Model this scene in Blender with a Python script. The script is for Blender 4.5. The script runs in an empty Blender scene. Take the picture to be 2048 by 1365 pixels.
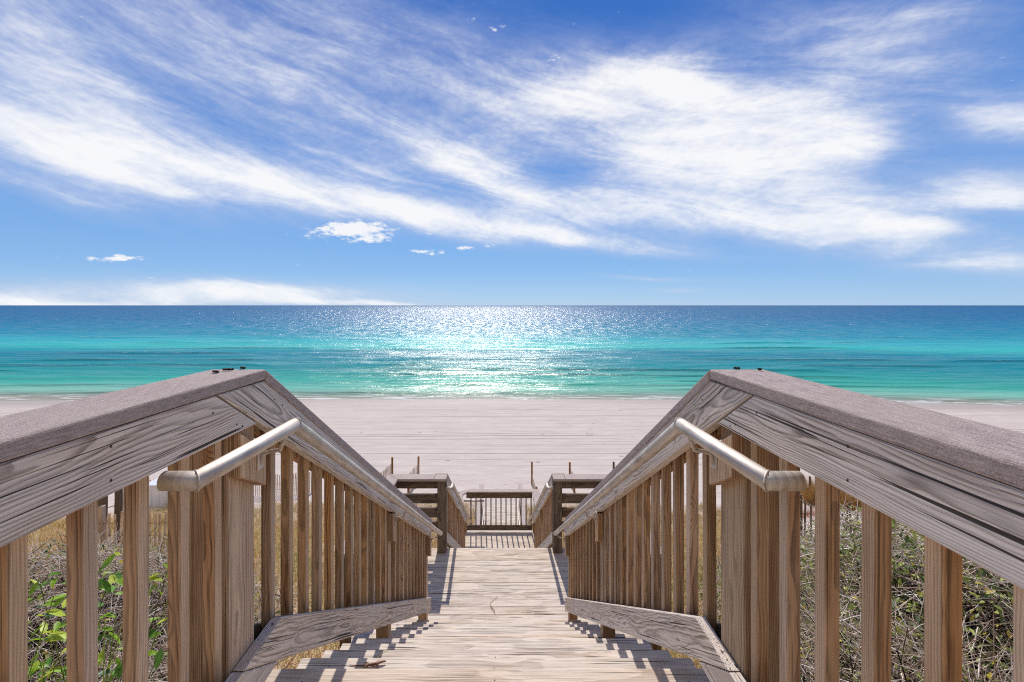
import bpy, bmesh, math, random
import numpy as np
from mathutils import Vector

random.seed(7)
rng = np.random.default_rng(11)
SC = bpy.context.scene
COL = SC.collection
EYE = 11.0                      # eye height above the sea
def W(X, d, h):                 # X right, d ahead of the eye, h below the eye
    return (X, d, EYE - h)

# =====================================================================  node helpers
class G:
    """small expression helper over a node tree"""
    def __init__(s, nt):
        s.nt = nt; s.x = 0
    def node(s, t, **kw):
        n = s.nt.nodes.new(t); s.x += 1
        n.location = (160 * (s.x % 40), -200 * (s.x // 40))
        for k, v in kw.items(): setattr(n, k, v)
        return n
    def put(s, sock, v):
        if v is None: return
        if isinstance(v, bpy.types.NodeSocket): s.nt.links.new(v, sock)
        else:
            if sock.type == 'RGBA' and isinstance(v, (tuple, list)) and len(v) == 3: v = (*v, 1)
            if sock.type == 'VECTOR' and isinstance(v, (int, float)): v = (v, v, v)
            sock.default_value = v
    def m(s, op, a, b=None, c=None, clamp=False):
        n = s.node('ShaderNodeMath', operation=op, use_clamp=clamp)
        s.put(n.inputs[0], a); s.put(n.inputs[1], b); s.put(n.inputs[2], c)
        return n.outputs[0]
    def add(s, a, b): return s.m('ADD', a, b)
    def sub(s, a, b): return s.m('SUBTRACT', a, b)
    def mul(s, a, b): return s.m('MULTIPLY', a, b)
    def div(s, a, b): return s.m('DIVIDE', a, b)
    def mx(s, a, b): return s.m('MAXIMUM', a, b)
    def mn(s, a, b): return s.m('MINIMUM', a, b)
    def v(s, op, a, b=None):
        n = s.node('ShaderNodeVectorMath', operation=op)
        s.put(n.inputs[0], a); s.put(n.inputs[1], b)
        return n.outputs[1] if op in ('LENGTH', 'DOT_PRODUCT') else n.outputs[0]
    def xyz(s, a):
        n = s.node('ShaderNodeSeparateXYZ'); s.put(n.inputs[0], a); return n.outputs[0], n.outputs[1], n.outputs[2]
    def comb(s, a, b, c):
        n = s.node('ShaderNodeCombineXYZ')
        s.put(n.inputs[0], a); s.put(n.inputs[1], b); s.put(n.inputs[2], c); return n.outputs[0]
    def noise(s, vec, scale=1, detail=2, rough=.5, dist=0, out=0):
        n = s.node('ShaderNodeTexNoise')
        s.put(n.inputs['Vector'], vec); s.put(n.inputs['Scale'], scale); s.put(n.inputs['Detail'], detail)
        s.put(n.inputs['Roughness'], rough); s.put(n.inputs['Distortion'], dist)
        return n.outputs[out]
    def sm(s, x, a, b, lo=0., hi=1.):
        n = s.node('ShaderNodeMapRange', interpolation_type='SMOOTHSTEP')
        s.put(n.inputs[0], x); s.put(n.inputs[1], a); s.put(n.inputs[2], b); s.put(n.inputs[3], lo); s.put(n.inputs[4], hi)
        return n.outputs[0]
    def lin(s, x, a, b, lo=0., hi=1.):
        n = s.node('ShaderNodeMapRange')
        s.put(n.inputs[0], x); s.put(n.inputs[1], a); s.put(n.inputs[2], b); s.put(n.inputs[3], lo); s.put(n.inputs[4], hi)
        return n.outputs[0]
    def mix(s, f, a, b, bt='MIX'):
        n = s.node('ShaderNodeMix', data_type='RGBA', blend_type=bt)
        s.put(n.inputs[0], f); s.put(n.inputs[6], a); s.put(n.inputs[7], b); return n.outputs[2]
    def ramp(s, x, stops, interp='LINEAR'):
        n = s.node('ShaderNodeValToRGB'); s.put(n.inputs[0], x)
        cr = n.color_ramp; cr.interpolation = interp
        while len(cr.elements) < len(stops): cr.elements.new(.5)
        for e, (p, c) in zip(cr.elements, stops): e.position = p; e.color = (*c, 1) if len(c) == 3 else c
        return n.outputs[0]
    def attr(s, name, out=1):
        n = s.node('ShaderNodeAttribute', attribute_name=name); return n.outputs[out]
    def bump(s, hgt, strength=1., dist=.01, normal=None):
        n = s.node('ShaderNodeBump'); s.put(n.inputs['Strength'], strength); s.put(n.inputs['Distance'], dist)
        s.put(n.inputs['Height'], hgt); s.put(n.inputs['Normal'], normal); return n.outputs[0]

def srgb(r, g, b):
    f = lambda c: c / 12.92 if c <= .04045 else ((c + .055) / 1.055) ** 2.4
    return (f(r / 255), f(g / 255), f(b / 255))

def new_mat(name):
    m = bpy.data.materials.new(name); m.use_nodes = True
    nt = m.node_tree; nt.nodes.clear(); g = G(nt)
    out = g.node('ShaderNodeOutputMaterial')
    return m, g, out
def principled(g, out, color, rough=.8, normal=None, metal=0., spec=.3):
    p = g.node('ShaderNodeBsdfPrincipled')
    g.put(p.inputs['Base Color'], color); g.put(p.inputs['Roughness'], rough); g.put(p.inputs['Metallic'], metal)
    g.put(p.inputs['Normal'], normal); g.put(p.inputs['Specular IOR Level'], spec)
    g.nt.links.new(p.outputs[0], out.inputs[0]); return p

# =====================================================================  materials
def wood(name, dark, light, grey, greyamt, crack=.5, ringw=.009, bumpd=.0012, var=.16, lw=.55, sw=.9, stain=False, side=0.):
    m, g, out = new_mat(name)
    P = g.attr('grain')
    oi = g.node('ShaderNodeObjectInfo'); rnd = oi.outputs['Random']
    l, h, t = g.xyz(P)
    l = g.add(l, g.mul(rnd, 37.))
    h = g.add(h, g.mul(g.sub(rnd, .5), .03))
    Q = g.comb(l, h, t)
    # knots
    kv = g.node('ShaderNodeTexVoronoi', feature='F1'); g.put(kv.inputs['Vector'], g.v('MULTIPLY', Q, (2.2, 5.5, 1.5))); g.put(kv.inputs['Scale'], 1.)
    kd = kv.outputs['Distance']
    ksel = g.m('GREATER_THAN', g.xyz(kv.outputs['Color'])[0], .66)
    knear = g.mul(g.sm(kd, .24, .0), ksel)
    knot = g.mul(g.sm(kd, .055, .035), ksel)
    # growth rings, wandering along the length
    n1 = g.noise(g.v('MULTIPLY', Q, (.9, 5, 5)), 1, 2, .5)
    n2 = g.noise(g.v('MULTIPLY', Q, (5, 16, 16)), 1, 2, .5)
    r = g.m('SQRT', g.add(g.mul(h, h), g.mul(t, t)))
    r = g.add(r, g.add(g.mul(n1, .055), g.mul(n2, .013)))
    r = g.add(r, g.mul(knear, .03))
    ph = g.m('FRACT', g.div(r, ringw))
    late = g.mul(g.sm(ph, .25, .9), g.sm(ph, 1., .93))
    streak = g.noise(g.v('MULTIPLY', Q, (4, 230, 230)), 1, 3, .6)
    blot = g.noise(g.v('MULTIPLY', Q, (1.7, 9, 9)), 1, 3, .6)
    fibre = g.noise(g.v('MULTIPLY', Q, (9, 520, 520)), 1, 2, .7)
    f = g.add(g.mul(late, lw), g.add(g.mul(g.sub(streak, .5), sw * 1.5), g.mul(g.sub(fibre, .5), sw * .9)))
    f = g.m('ADD', f, .16, clamp=True)
    col = g.mix(f, light, dark)
    gm = g.m('MULTIPLY', g.sm(blot, .3, .7), greyamt, clamp=True)
    if side:        # sides lighter than the dark fronts: light and shade put into the colour
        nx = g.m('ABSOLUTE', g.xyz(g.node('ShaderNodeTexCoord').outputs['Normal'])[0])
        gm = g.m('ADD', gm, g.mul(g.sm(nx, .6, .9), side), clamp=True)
    gcol = g.mix(g.m('MULTIPLY', f, .75, clamp=True), grey, tuple(c * .42 for c in grey))
    col = g.mix(gm, col, gcol)
    col = g.mix(g.mul(knot, .75), col, tuple(c * .45 for c in dark))
    # drying checks follow the grain
    cn = g.noise(g.v('MULTIPLY', Q, (1.1, 90, 90)), 1, 2, .45)
    cn2 = g.noise(g.v('MULTIPLY', Q, (2.4, 200, 200)), 1, 1, .5)
    cm = g.noise(g.v('MULTIPLY', Q, (1.4, 10, 10)), 1, 1, .5)
    ck = g.mx(g.sm(cn, .655, .685), g.mul(g.sm(cn2, .64, .70), g.sm(cm, .4, .6)))
    ck = g.m('MULTIPLY', ck, crack, clamp=True)
    col = g.mix(ck, col, tuple(c * .16 for c in dark))
    if stain:       # mould creeping up from the foot of each baluster
        oz = g.xyz(g.node('ShaderNodeTexCoord').outputs['Object'])[2]
        oz = g.add(oz, g.mul(g.sub(g.noise(g.v('MULTIPLY', Q, (6, 60, 60)), 1, 3, .6), .5), .22))
        col = g.mix(g.mul(g.sm(oz, -.66, -.83), g.add(.35, g.mul(rnd, .5))), col, srgb(48, 38, 32))
    bri = g.add(1. - var / 2, g.mul(rnd, var))
    hs = g.node('ShaderNodeHueSaturation'); g.put(hs.inputs['Value'], bri); g.put(hs.inputs['Color'], col)
    g.put(hs.inputs['Saturation'], g.add(.85, g.mul(g.m('FRACT', g.mul(rnd, 7.3)), .3)))
    col = hs.outputs[0]
    hg = g.sub(g.add(g.mul(streak, .5), g.mul(late, .6)), g.mul(ck, 2.2))
    nb = g.bump(hg, .8, bumpd)
    principled(g, out, col, .78, nb, 0, .25)
    return m

M_RAIL = wood('weathered_rail_wood', srgb(122, 104, 90), srgb(242, 224, 206), srgb(236, 223, 211), .85, .95, .0048, .0016, .10)
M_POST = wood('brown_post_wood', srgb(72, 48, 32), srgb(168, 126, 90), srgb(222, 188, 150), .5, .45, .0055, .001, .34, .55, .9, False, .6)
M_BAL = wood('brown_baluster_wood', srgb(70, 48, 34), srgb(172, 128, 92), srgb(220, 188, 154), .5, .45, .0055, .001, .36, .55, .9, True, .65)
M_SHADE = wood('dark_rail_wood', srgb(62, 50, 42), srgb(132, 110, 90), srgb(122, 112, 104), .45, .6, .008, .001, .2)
M_TREAD = wood('bleached_tread_wood', srgb(140, 110, 86), srgb(242, 224, 204), srgb(230, 216, 200), .7, 1., .016, .003, .10, .28, 1.1)
M_SLAT = wood('pale_slat_wood', srgb(150, 110, 80), srgb(224, 198, 170), srgb(216, 206, 196), .5, .2, .006, .0005, .3)
M_STAKE = wood('orange_stake_wood', srgb(60, 40, 26), srgb(176, 116, 66), srgb(120, 96, 76), .4, .4, .006, .0005, .3)
M_DSLAT = wood('dark_slat_wood', srgb(50, 38, 30), srgb(112, 84, 64), srgb(110, 100, 92), .5, .4, .006, .0005, .3)

def cap_mat():
    m, g, out = new_mat('composite_cap')
    P = g.attr('grain')
    s1 = g.noise(g.v('MULTIPLY', P, (26, 260, 260)), 1, 3, .6)
    s2 = g.noise(g.v('MULTIPLY', P, (330, 330, 330)), 1, 3, .7)
    s3 = g.noise(P, 3.5, 4, .6)
    f = g.add(g.mul(s1, .5), g.mul(s2, .5))
    col = g.ramp(f, [(.32, srgb(98, 82, 78)), (.5, srgb(174, 153, 146)), (.68, srgb(226, 206, 196))])
    col = g.mix(g.mul(g.sm(s3, .35, .7), .45), col, srgb(190, 174, 160))
    nb = g.bump(g.add(g.mul(s1, .7), g.mul(s2, 1.4)), 1., .0022)
    principled(g, out, col, .7, nb, 0, .35); return m
M_CAP = cap_mat()

def metal_mat():
    m, g, out = new_mat('oxidised_aluminium')
    tc = g.node('ShaderNodeTexCoord').outputs['Object']
    n = g.noise(g.v('MULTIPLY', tc, (60, 8, 8)), 1, 4, .6)
    n2 = g.noise(tc, 60, 3, .6)
    col = g.ramp(n, [(.3, srgb(176, 163, 150)), (.55, srgb(204, 193, 181)), (.75, srgb(226, 218, 208))])
    r = g.lin(g.add(g.mul(n, .6), g.mul(n2, .4)), .3, .7, .46, .70)
    principled(g, out, col, r, g.bump(n2, .3, .0006), .6, .5); return m
M_METAL = metal_mat()

def plain(name, col, rough=.7, metal=0., nscale=20, amt=.25):
    m, g, out = new_mat(name)
    tc = g.node('ShaderNodeTexCoord').outputs['Object']
    n = g.noise(tc, nscale, 4, .6)
    c = g.mix(g.lin(n, .3, .7), tuple(x * (1 - amt) for x in col), tuple(min(1, x * (1 + amt)) for x in col))
    principled(g, out, c, rough, g.bump(n, .2, .002), metal, .3); return m
M_WHITE = plain('white_painted_box', srgb(226, 226, 232), .5, 0, 6, .06)
M_SCRAP = plain('dried_leaf_scrap', srgb(34, 30, 28), .8)
M_NEEDLE = plain('dry_needle', srgb(176, 132, 104), .7)
M_SCREW = plain('rusty_nail', srgb(60, 48, 42), .6, .4)

def attr_mat(name, rough=.7, trans=0., spec=.2):
    m, g, out = new_mat(name)
    c = g.attr('tint', 0)
    tc = g.node('ShaderNodeTexCoord').outputs['Object']
    n = g.noise(tc, 90, 2, .5)
    c = g.mix(1., c, g.ramp(n, [(.3, (.75, .75, .75)), (.7, (1.15, 1.15, 1.15))]), 'MULTIPLY')
    p = principled(g, out, c, rough, None, 0, spec)
    if trans:
        tb = g.node('ShaderNodeBsdfTranslucent'); g.put(tb.inputs['Color'], c)
        mx = g.node('ShaderNodeMixShader'); g.put(mx.inputs[0], trans)
        g.nt.links.new(p.outputs[0], mx.inputs[1]); g.nt.links.new(tb.outputs[0], mx.inputs[2])
        g.nt.links.new(mx.outputs[0], out.inputs[0])
    return m
M_TWIG = attr_mat('dry_twigs', .8)
M_LEAF = attr_mat('glossy_leaves', .45, .35, .4)
M_BLADE = attr_mat('grass_blades', .6, .3)
M_SKIN = attr_mat('scaly_skin', .55)

# =====================================================================  object helpers
def thing(name, label, cat, loc=(0, 0, 0), group=None):
    o = bpy.data.objects.new(name, None); COL.objects.link(o); o.location = loc
    o.empty_display_size = .2
    o['label'] = label; o['category'] = cat
    if group: o['group'] = group
    return o
def tag(o, label, cat, group=None):
    o['label'] = label; o['category'] = cat
    if group: o['group'] = group
    return o
def root_loc(p):
    v = Vector((0, 0, 0))
    while p is not None: v += p.location; p = p.parent
    return v
def link(name, me, mat, parent=None, loc=None):
    o = bpy.data.objects.new(name, me); COL.objects.link(o)
    if mat: me.materials.append(mat)
    if parent: o.parent = parent
    if loc is not None: o.location = loc
    return o
def mesh_np(name, verts, faces, smooth=False, tint=None):
    """verts (n,3); faces (m,k) array of one polygon size"""
    me = bpy.data.meshes.new(name)
    verts = np.asarray(verts, dtype=np.float32); faces = np.asarray(faces, dtype=np.int32)
    me.vertices.add(len(verts)); me.vertices.foreach_set('co', verts.ravel())
    k = faces.shape[1]
    me.loops.add(faces.size); me.loops.foreach_set('vertex_index', faces.ravel())
    me.polygons.add(len(faces)); me.polygons.foreach_set('loop_start', np.arange(len(faces), dtype=np.int32) * k)
    try: me.polygons.foreach_set('loop_total', np.full(len(faces), k, dtype=np.int32))
    except Exception: pass
    me.update(calc_edges=True)
    if smooth: me.polygons.foreach_set('use_smooth', np.ones(len(faces), dtype=bool))
    if tint is not None:
        a = me.attributes.new('tint', 'FLOAT_COLOR', 'POINT')
        a.data.foreach_set('color', np.concatenate([tint, np.ones((len(tint), 1))], 1).astype(np.float32).ravel())
    me.validate(); return me

def bm_board(frame, prof, t0, t1, bev=.004, ldir=(1, 0), seg=1, nails=None, nails_t0=True):
    """prism: 2-D outline prof [(a,b)...] extruded from t0 to t1; frame(a,b,t)->world; ldir = grain direction in (a,b)"""
    bm = bmesh.new()
    A = [bm.verts.new((a, b, t0)) for a, b in prof]; B = [bm.verts.new((a, b, t1)) for a, b in prof]
    n = len(prof)
    bm.faces.new(A); bm.faces.new(B[::-1])
    for i in range(n): bm.faces.new((A[i], B[i], B[(i + 1) % n], A[(i + 1) % n]))
    if bev: bmesh.ops.bevel(bm, geom=list(bm.edges), offset=bev, segments=seg, affect='EDGES', profile=.6, clamp_overlap=True)
    me = bpy.data.meshes.new('board')
    if nails:
        for (na, nb_) in nails:
            tt = t0 if nails_t0 else t1
            sg = -1 if nails_t0 else 1
            vs = [bm.verts.new((na + .0030 * math.cos(q * math.pi / 4), nb_ + .0030 * math.sin(q * math.pi / 4), tt + sg * .0012)) for q in range(8)]
            fz = bm.faces.new(vs); fz.material_index = 1
    lay = bm.verts.layers.float_vector.new('grain')
    L = Vector(ldir).normalized()
    l0 = random.random() * 40; h0 = random.uniform(-.06, .06) - sum(-a * L.y + b * L.x for a, b in prof) / n; tt0 = random.choice((-1, 1)) * random.uniform(.055, .11)
    for v in bm.verts:
        a, b, t = v.co
        v[lay] = (a * L.x + b * L.y + l0, -a * L.y + b * L.x + h0, t + tt0)
    for v in bm.verts: v.co = frame(*v.co)
    bmesh.ops.recalc_face_normals(bm, faces=bm.faces)
    bm.to_mesh(me); bm.free(); return me
def board(name, parent, mat, frame, prof, t0, t1, bev=.004, ldir=(1, 0), seg=1, nails=None):
    me = bm_board(frame, prof, t0, t1, bev, ldir, seg, nails)
    off = root_loc(parent) if parent else Vector((0, 0, 0))
    if off.length > 0: me.transform(__import__('mathutils').Matrix.Translation(-off))
    me.name = name
    o = link(name, me, mat, parent)
    if nails: me.materials.append(M_SCREW)
    return o
def rect(a0, a1, b0, b1): return [(a0, b0), (a1, b0), (a1, b1), (a0, b1)]
# frames:  side frame (a=d,b=h,t=outwards), floor frame (a=X,b=d,t=h), front frame (a=X,b=h,t=d)
def F_floor(a, b, t): return W(a, b, t)
def F_front(a, b, t): return W(a, t, b)

def copy_obj(o, parent, loc):
    c = o.copy(); COL.objects.link(c); c.parent = parent; c.location = loc; return c

def tube_mesh(name, pts, r, seg=14, closed_ends=True, radii=None):
    pts = [Vector(p) for p in pts]; vs = []; fs = []
    n = len(pts); up0 = Vector((0.13, .2, 1))
    for i, p in enumerate(pts):
        d0 = (pts[i] - pts[i - 1]).normalized() if i > 0 else (pts[1] - pts[0]).normalized()
        d1 = (pts[i + 1] - pts[i]).normalized() if i < n - 1 else d0
        if i == 0: d0 = d1
        tn = (d0 + d1).normalized(); sc = 1 / max(.5, tn.dot(d1))
        u = tn.cross(up0).normalized(); w = tn.cross(u).normalized()
        # stretch along the mitre direction
        bis = (d1 - d0)
        rr = radii[i] if radii else r
        for k in range(seg):
            a = 2 * math.pi * k / seg
            q = u * math.cos(a) + w * math.sin(a)
            if bis.length > 1e-4:
                bn = bis.normalized(); q = q + bn * q.dot(bn) * (sc - 1)
            vs.append(p + q * rr)
    for i in range(n - 1):
        for k in range(seg):
            k2 = (k + 1) % seg
            fs.append((i * seg + k, i * seg + k2, (i + 1) * seg + k2, (i + 1) * seg + k))
    if closed_ends:
        fs.append(tuple(range(seg))[::-1]); fs.append(tuple((n - 1) * seg + k for k in range(seg)))
    me = bpy.data.meshes.new(name); me.from_pydata([tuple(v) for v in vs], [], fs); me.update()
    for p in me.polygons: p.use_smooth = len(p.vertices) == 4
    return me
def tube(name, parent, mat, pts, r, seg=14, radii=None):
    off = root_loc(parent) if parent else Vector((0, 0, 0))
    me = tube_mesh(name, [Vector(p) - off for p in pts], r, seg, True, radii)
    return link(name, me, mat, parent)

# value noise in numpy
def vnoise(x, y, seed=0):
    xi = np.floor(x).astype(np.int64); yi = np.floor(y).astype(np.int64)
    xf = x - xi; yf = y - yi
    xf = xf * xf * (3 - 2 * xf); yf = yf * yf * (3 - 2 * yf)
    def hsh(a, b):
        n = (a * 374761393 + b * 668265263 + seed * 1442695041) & 0x7fffffff
        n = ((n ^ (n >> 13)) * 1274126177) & 0x7fffffff
        return ((n ^ (n >> 16)) & 0xffff) / 65535.
    return (hsh(xi, yi) * (1 - xf) + hsh(xi + 1, yi) * xf) * (1 - yf) + (hsh(xi, yi + 1) * (1 - xf) + hsh(xi + 1, yi + 1) * xf) * yf
def fbm(x, y, o=4, seed=0):
    s = 0; a = .5
    for i in range(o): s = s + a * vnoise(x * 2 ** i, y * 2 ** i, seed + i * 13); a *= .5
    return s
def sstep(a, b, x):
    t = np.clip((x - a) / (b - a), 0, 1); return t * t * (3 - 2 * t)

# =====================================================================  terrain
PD = [-60, -6, -1, 1, 4, 6.3, 10.3, 12, 14, 16, 20, 24, 35, 45, 51.3, 60, 150, 500]
PH = [1.2, 1.6, 2.0, 2.5, 4.05, 5.0, 6.85, 7.6, 8.4, 8.98, 9.25, 9.55, 10.2, 10.68, 11.0, 11.6, 14, 20]
def ground_h(X, d):
    X = np.asarray(X, float); d = np.asarray(d, float)
    sh = np.where(X > 0, .0010 * X * X, .0003 * X * X); sh = np.minimum(sh, 12) * sstep(25, 45, d)
    h = np.interp(d + sh, PD, PH)
    win = sstep(1., 4.5, d) * sstep(19, 12, d)
    rise = 1.15 * sstep(1.6, 6, np.abs(X)) * win
    rise = rise + .5 * sstep(8, 16, np.abs(X)) * sstep(3, 8, d) * sstep(22, 16, d)
    rise = rise + .30 * (fbm(X * .5 + 9, d * .5, 3, 3) - .45) * sstep(1.2, 3, np.abs(X)) * sstep(23, 14, d)
    rise = rise + .05 * (fbm(X * 2.1, d * 2.1, 3, 5) - .45) * sstep(27, 20, d)
    rise = rise + .05 * (fbm(X * .11, d * .3 + 3, 3, 8) - .45) * sstep(20, 40, d)
    return h - rise

def build_ground():
    ys = np.concatenate([np.linspace(-40, -2, 12), np.arange(-1.5, 28, .22), np.arange(28, 62, .5), np.linspace(65, 500, 24)])
    xp = np.concatenate([np.arange(0, 16, .25), np.geomspace(16, 600, 46)[0:]])
    xs = np.concatenate([-xp[:0:-1], xp])
    XX, YY = np.meshgrid(xs, ys)
    hh = ground_h(XX, YY)
    v = np.stack([XX, YY, EYE - hh], -1).reshape(-1, 3)
    nx = len(xs); ny = len(ys)
    i = np.arange(nx - 1)[None, :] + nx * np.arange(ny - 1)[:, None]
    f = np.stack([i, i + 1, i + 1 + nx, i + nx], -1).reshape(-1, 4)
    me = mesh_np('ground', v, f, True)
    m, g, out = new_mat('beach_sand')
    pos = g.node('ShaderNodeNewGeometry').outputs['Position']
    x, y, z = g.xyz(pos)
    nf = g.noise(pos, 160, 3, .7)
    nm = g.noise(g.v('MULTIPLY', pos, (.5, 1.6, 1)), 1, 5, .6)
    nw = g.noise(g.v('MULTIPLY', pos, (.02, .05, .05)), 1, 2, .5)
    base = g.ramp(nm, [(.25, srgb(194, 179, 169)), (.55, srgb(206, 192, 182)), (.8, srgb(216, 203, 194))])
    # raked and driven lines running along the beach
    wob = g.add(g.mul(g.sub(nw, .5), 3.2), g.mul(x, -.028))
    wob = g.add(wob, g.mul(g.sub(g.noise(g.v('MULTIPLY', pos, (.25, .1, 1)), 1, 2), .5), .35))
    yy = g.add(y, wob)
    line = None
    for yi, w, a, sd in [(47.6, .16, .6, 1), (46.2, .12, .45, 2), (44.6, .22, .7, 3), (43.6, .1, .4, 4), (41.2, .18, .55, 5), (39.4, .1, .3, 6), (36.8, .16, .35, 13), (34.9, .12, .75, 7),
                         (34.2, .12, .9, 8), (33.2, .1, 1., 9), (32.3, .08, .5, 16), (31.5, .1, .7, 10), (30.4, .07, .4, 15), (29.3, .1, .8, 11), (27.9, .09, .55, 12), (26.6, .07, .4, 14)]:
        mk = g.sm(g.noise(g.comb(g.mul(x, .07), sd * 7.7, 0.), 1, 3, .6), .36, .56)
        d_ = g.m('ABSOLUTE', g.sub(yy, yi + .0))
        li = g.mul(g.mul(g.sm(d_, w, w * .25), mk), a)
        line = li if line is None else g.mx(line, li)
    fine = g.noise(g.comb(g.mul(x, .05), g.mul(yy, 3.2), 0.), 1, 3, .6)
    rake = g.mul(g.sm(fine, .54, .66), g.mul(g.sm(y, 25, 29), g.sm(y, 49, 46)))
    line = g.mx(line, g.mul(rake, .24))
    # small hollows: old footprints, thickest along the water and by the walkway
    v2 = g.node('ShaderNodeTexVoronoi', feature='F1'); g.put(v2.inputs['Vector'], g.v('MULTIPLY', pos, (1., .8, 0.))); g.put(v2.inputs['Scale'], .9)
    hol = g.mul(g.sm(v2.outputs['Distance'], .16, .08), g.sm(g.noise(g.v('MULTIPLY', pos, (.05, .45, 0.)), 1, 3, .6), .50, .62))
    hol = g.mul(hol, g.sm(y, 22, 25))
    line = g.mx(line, g.mul(hol, .75))
    base = g.mix(g.mul(line, .72), base, srgb(118, 102, 98))
    # damp margin by the water, a little darker and warmer
    damp = g.sm(z, .32, .05)
    base = g.mix(g.mul(damp, .75), base, srgb(176, 160, 146))
    # plant litter and old roots in the dune
    dune = g.mul(g.sm(g.add(y, g.mul(g.noise(pos, .4, 3), 5.)), 23.5, 19.5), g.sm(g.noise(pos, .7, 4, .6), .22, .44))
    dune = g.mul(dune, g.sub(1., g.mul(g.sm(g.add(g.sub(x, g.mul(y, .52)), g.mul(g.noise(pos, .5, 2), 2.)), 1.0, 2.2), g.sm(y, 7., 9., 0., .85))))
    near = g.sm(y, 9, 4)
    litter = g.ramp(g.noise(pos, 26, 4, .7), [(.3, srgb(112, 84, 54)), (.5, srgb(176, 142, 98)), (.7, srgb(214, 184, 140))])
    base = g.mix(g.m('MAXIMUM', g.mul(dune, .8), near, clamp=True), base, litter)
    # footprints
    vo = g.node('ShaderNodeTexVoronoi', feature='SMOOTH_F1'); g.put(vo.inputs['Vector'], g.v('MULTIPLY', pos, (1.6, 1.1, 1.))); g.put(vo.inputs['Scale'], 1.7)
    fp = g.mul(g.sm(vo.outputs['Distance'], .0, .42), g.mul(g.sm(y, 27.5, 23), g.sm(y, 12, 15)))
    hgt = g.add(g.mul(fp, .05), g.add(g.mul(nm, .02), g.mul(nf, .003)))
    hgt = g.sub(hgt, g.mul(line, .05))
    principled(g, out, base, g.lin(damp, 0, 1, .9, .45), g.bump(hgt, .8, 1.), 0, .2)
    o = link('ground', me, m); o['kind'] = 'structure'
build_ground()

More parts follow.
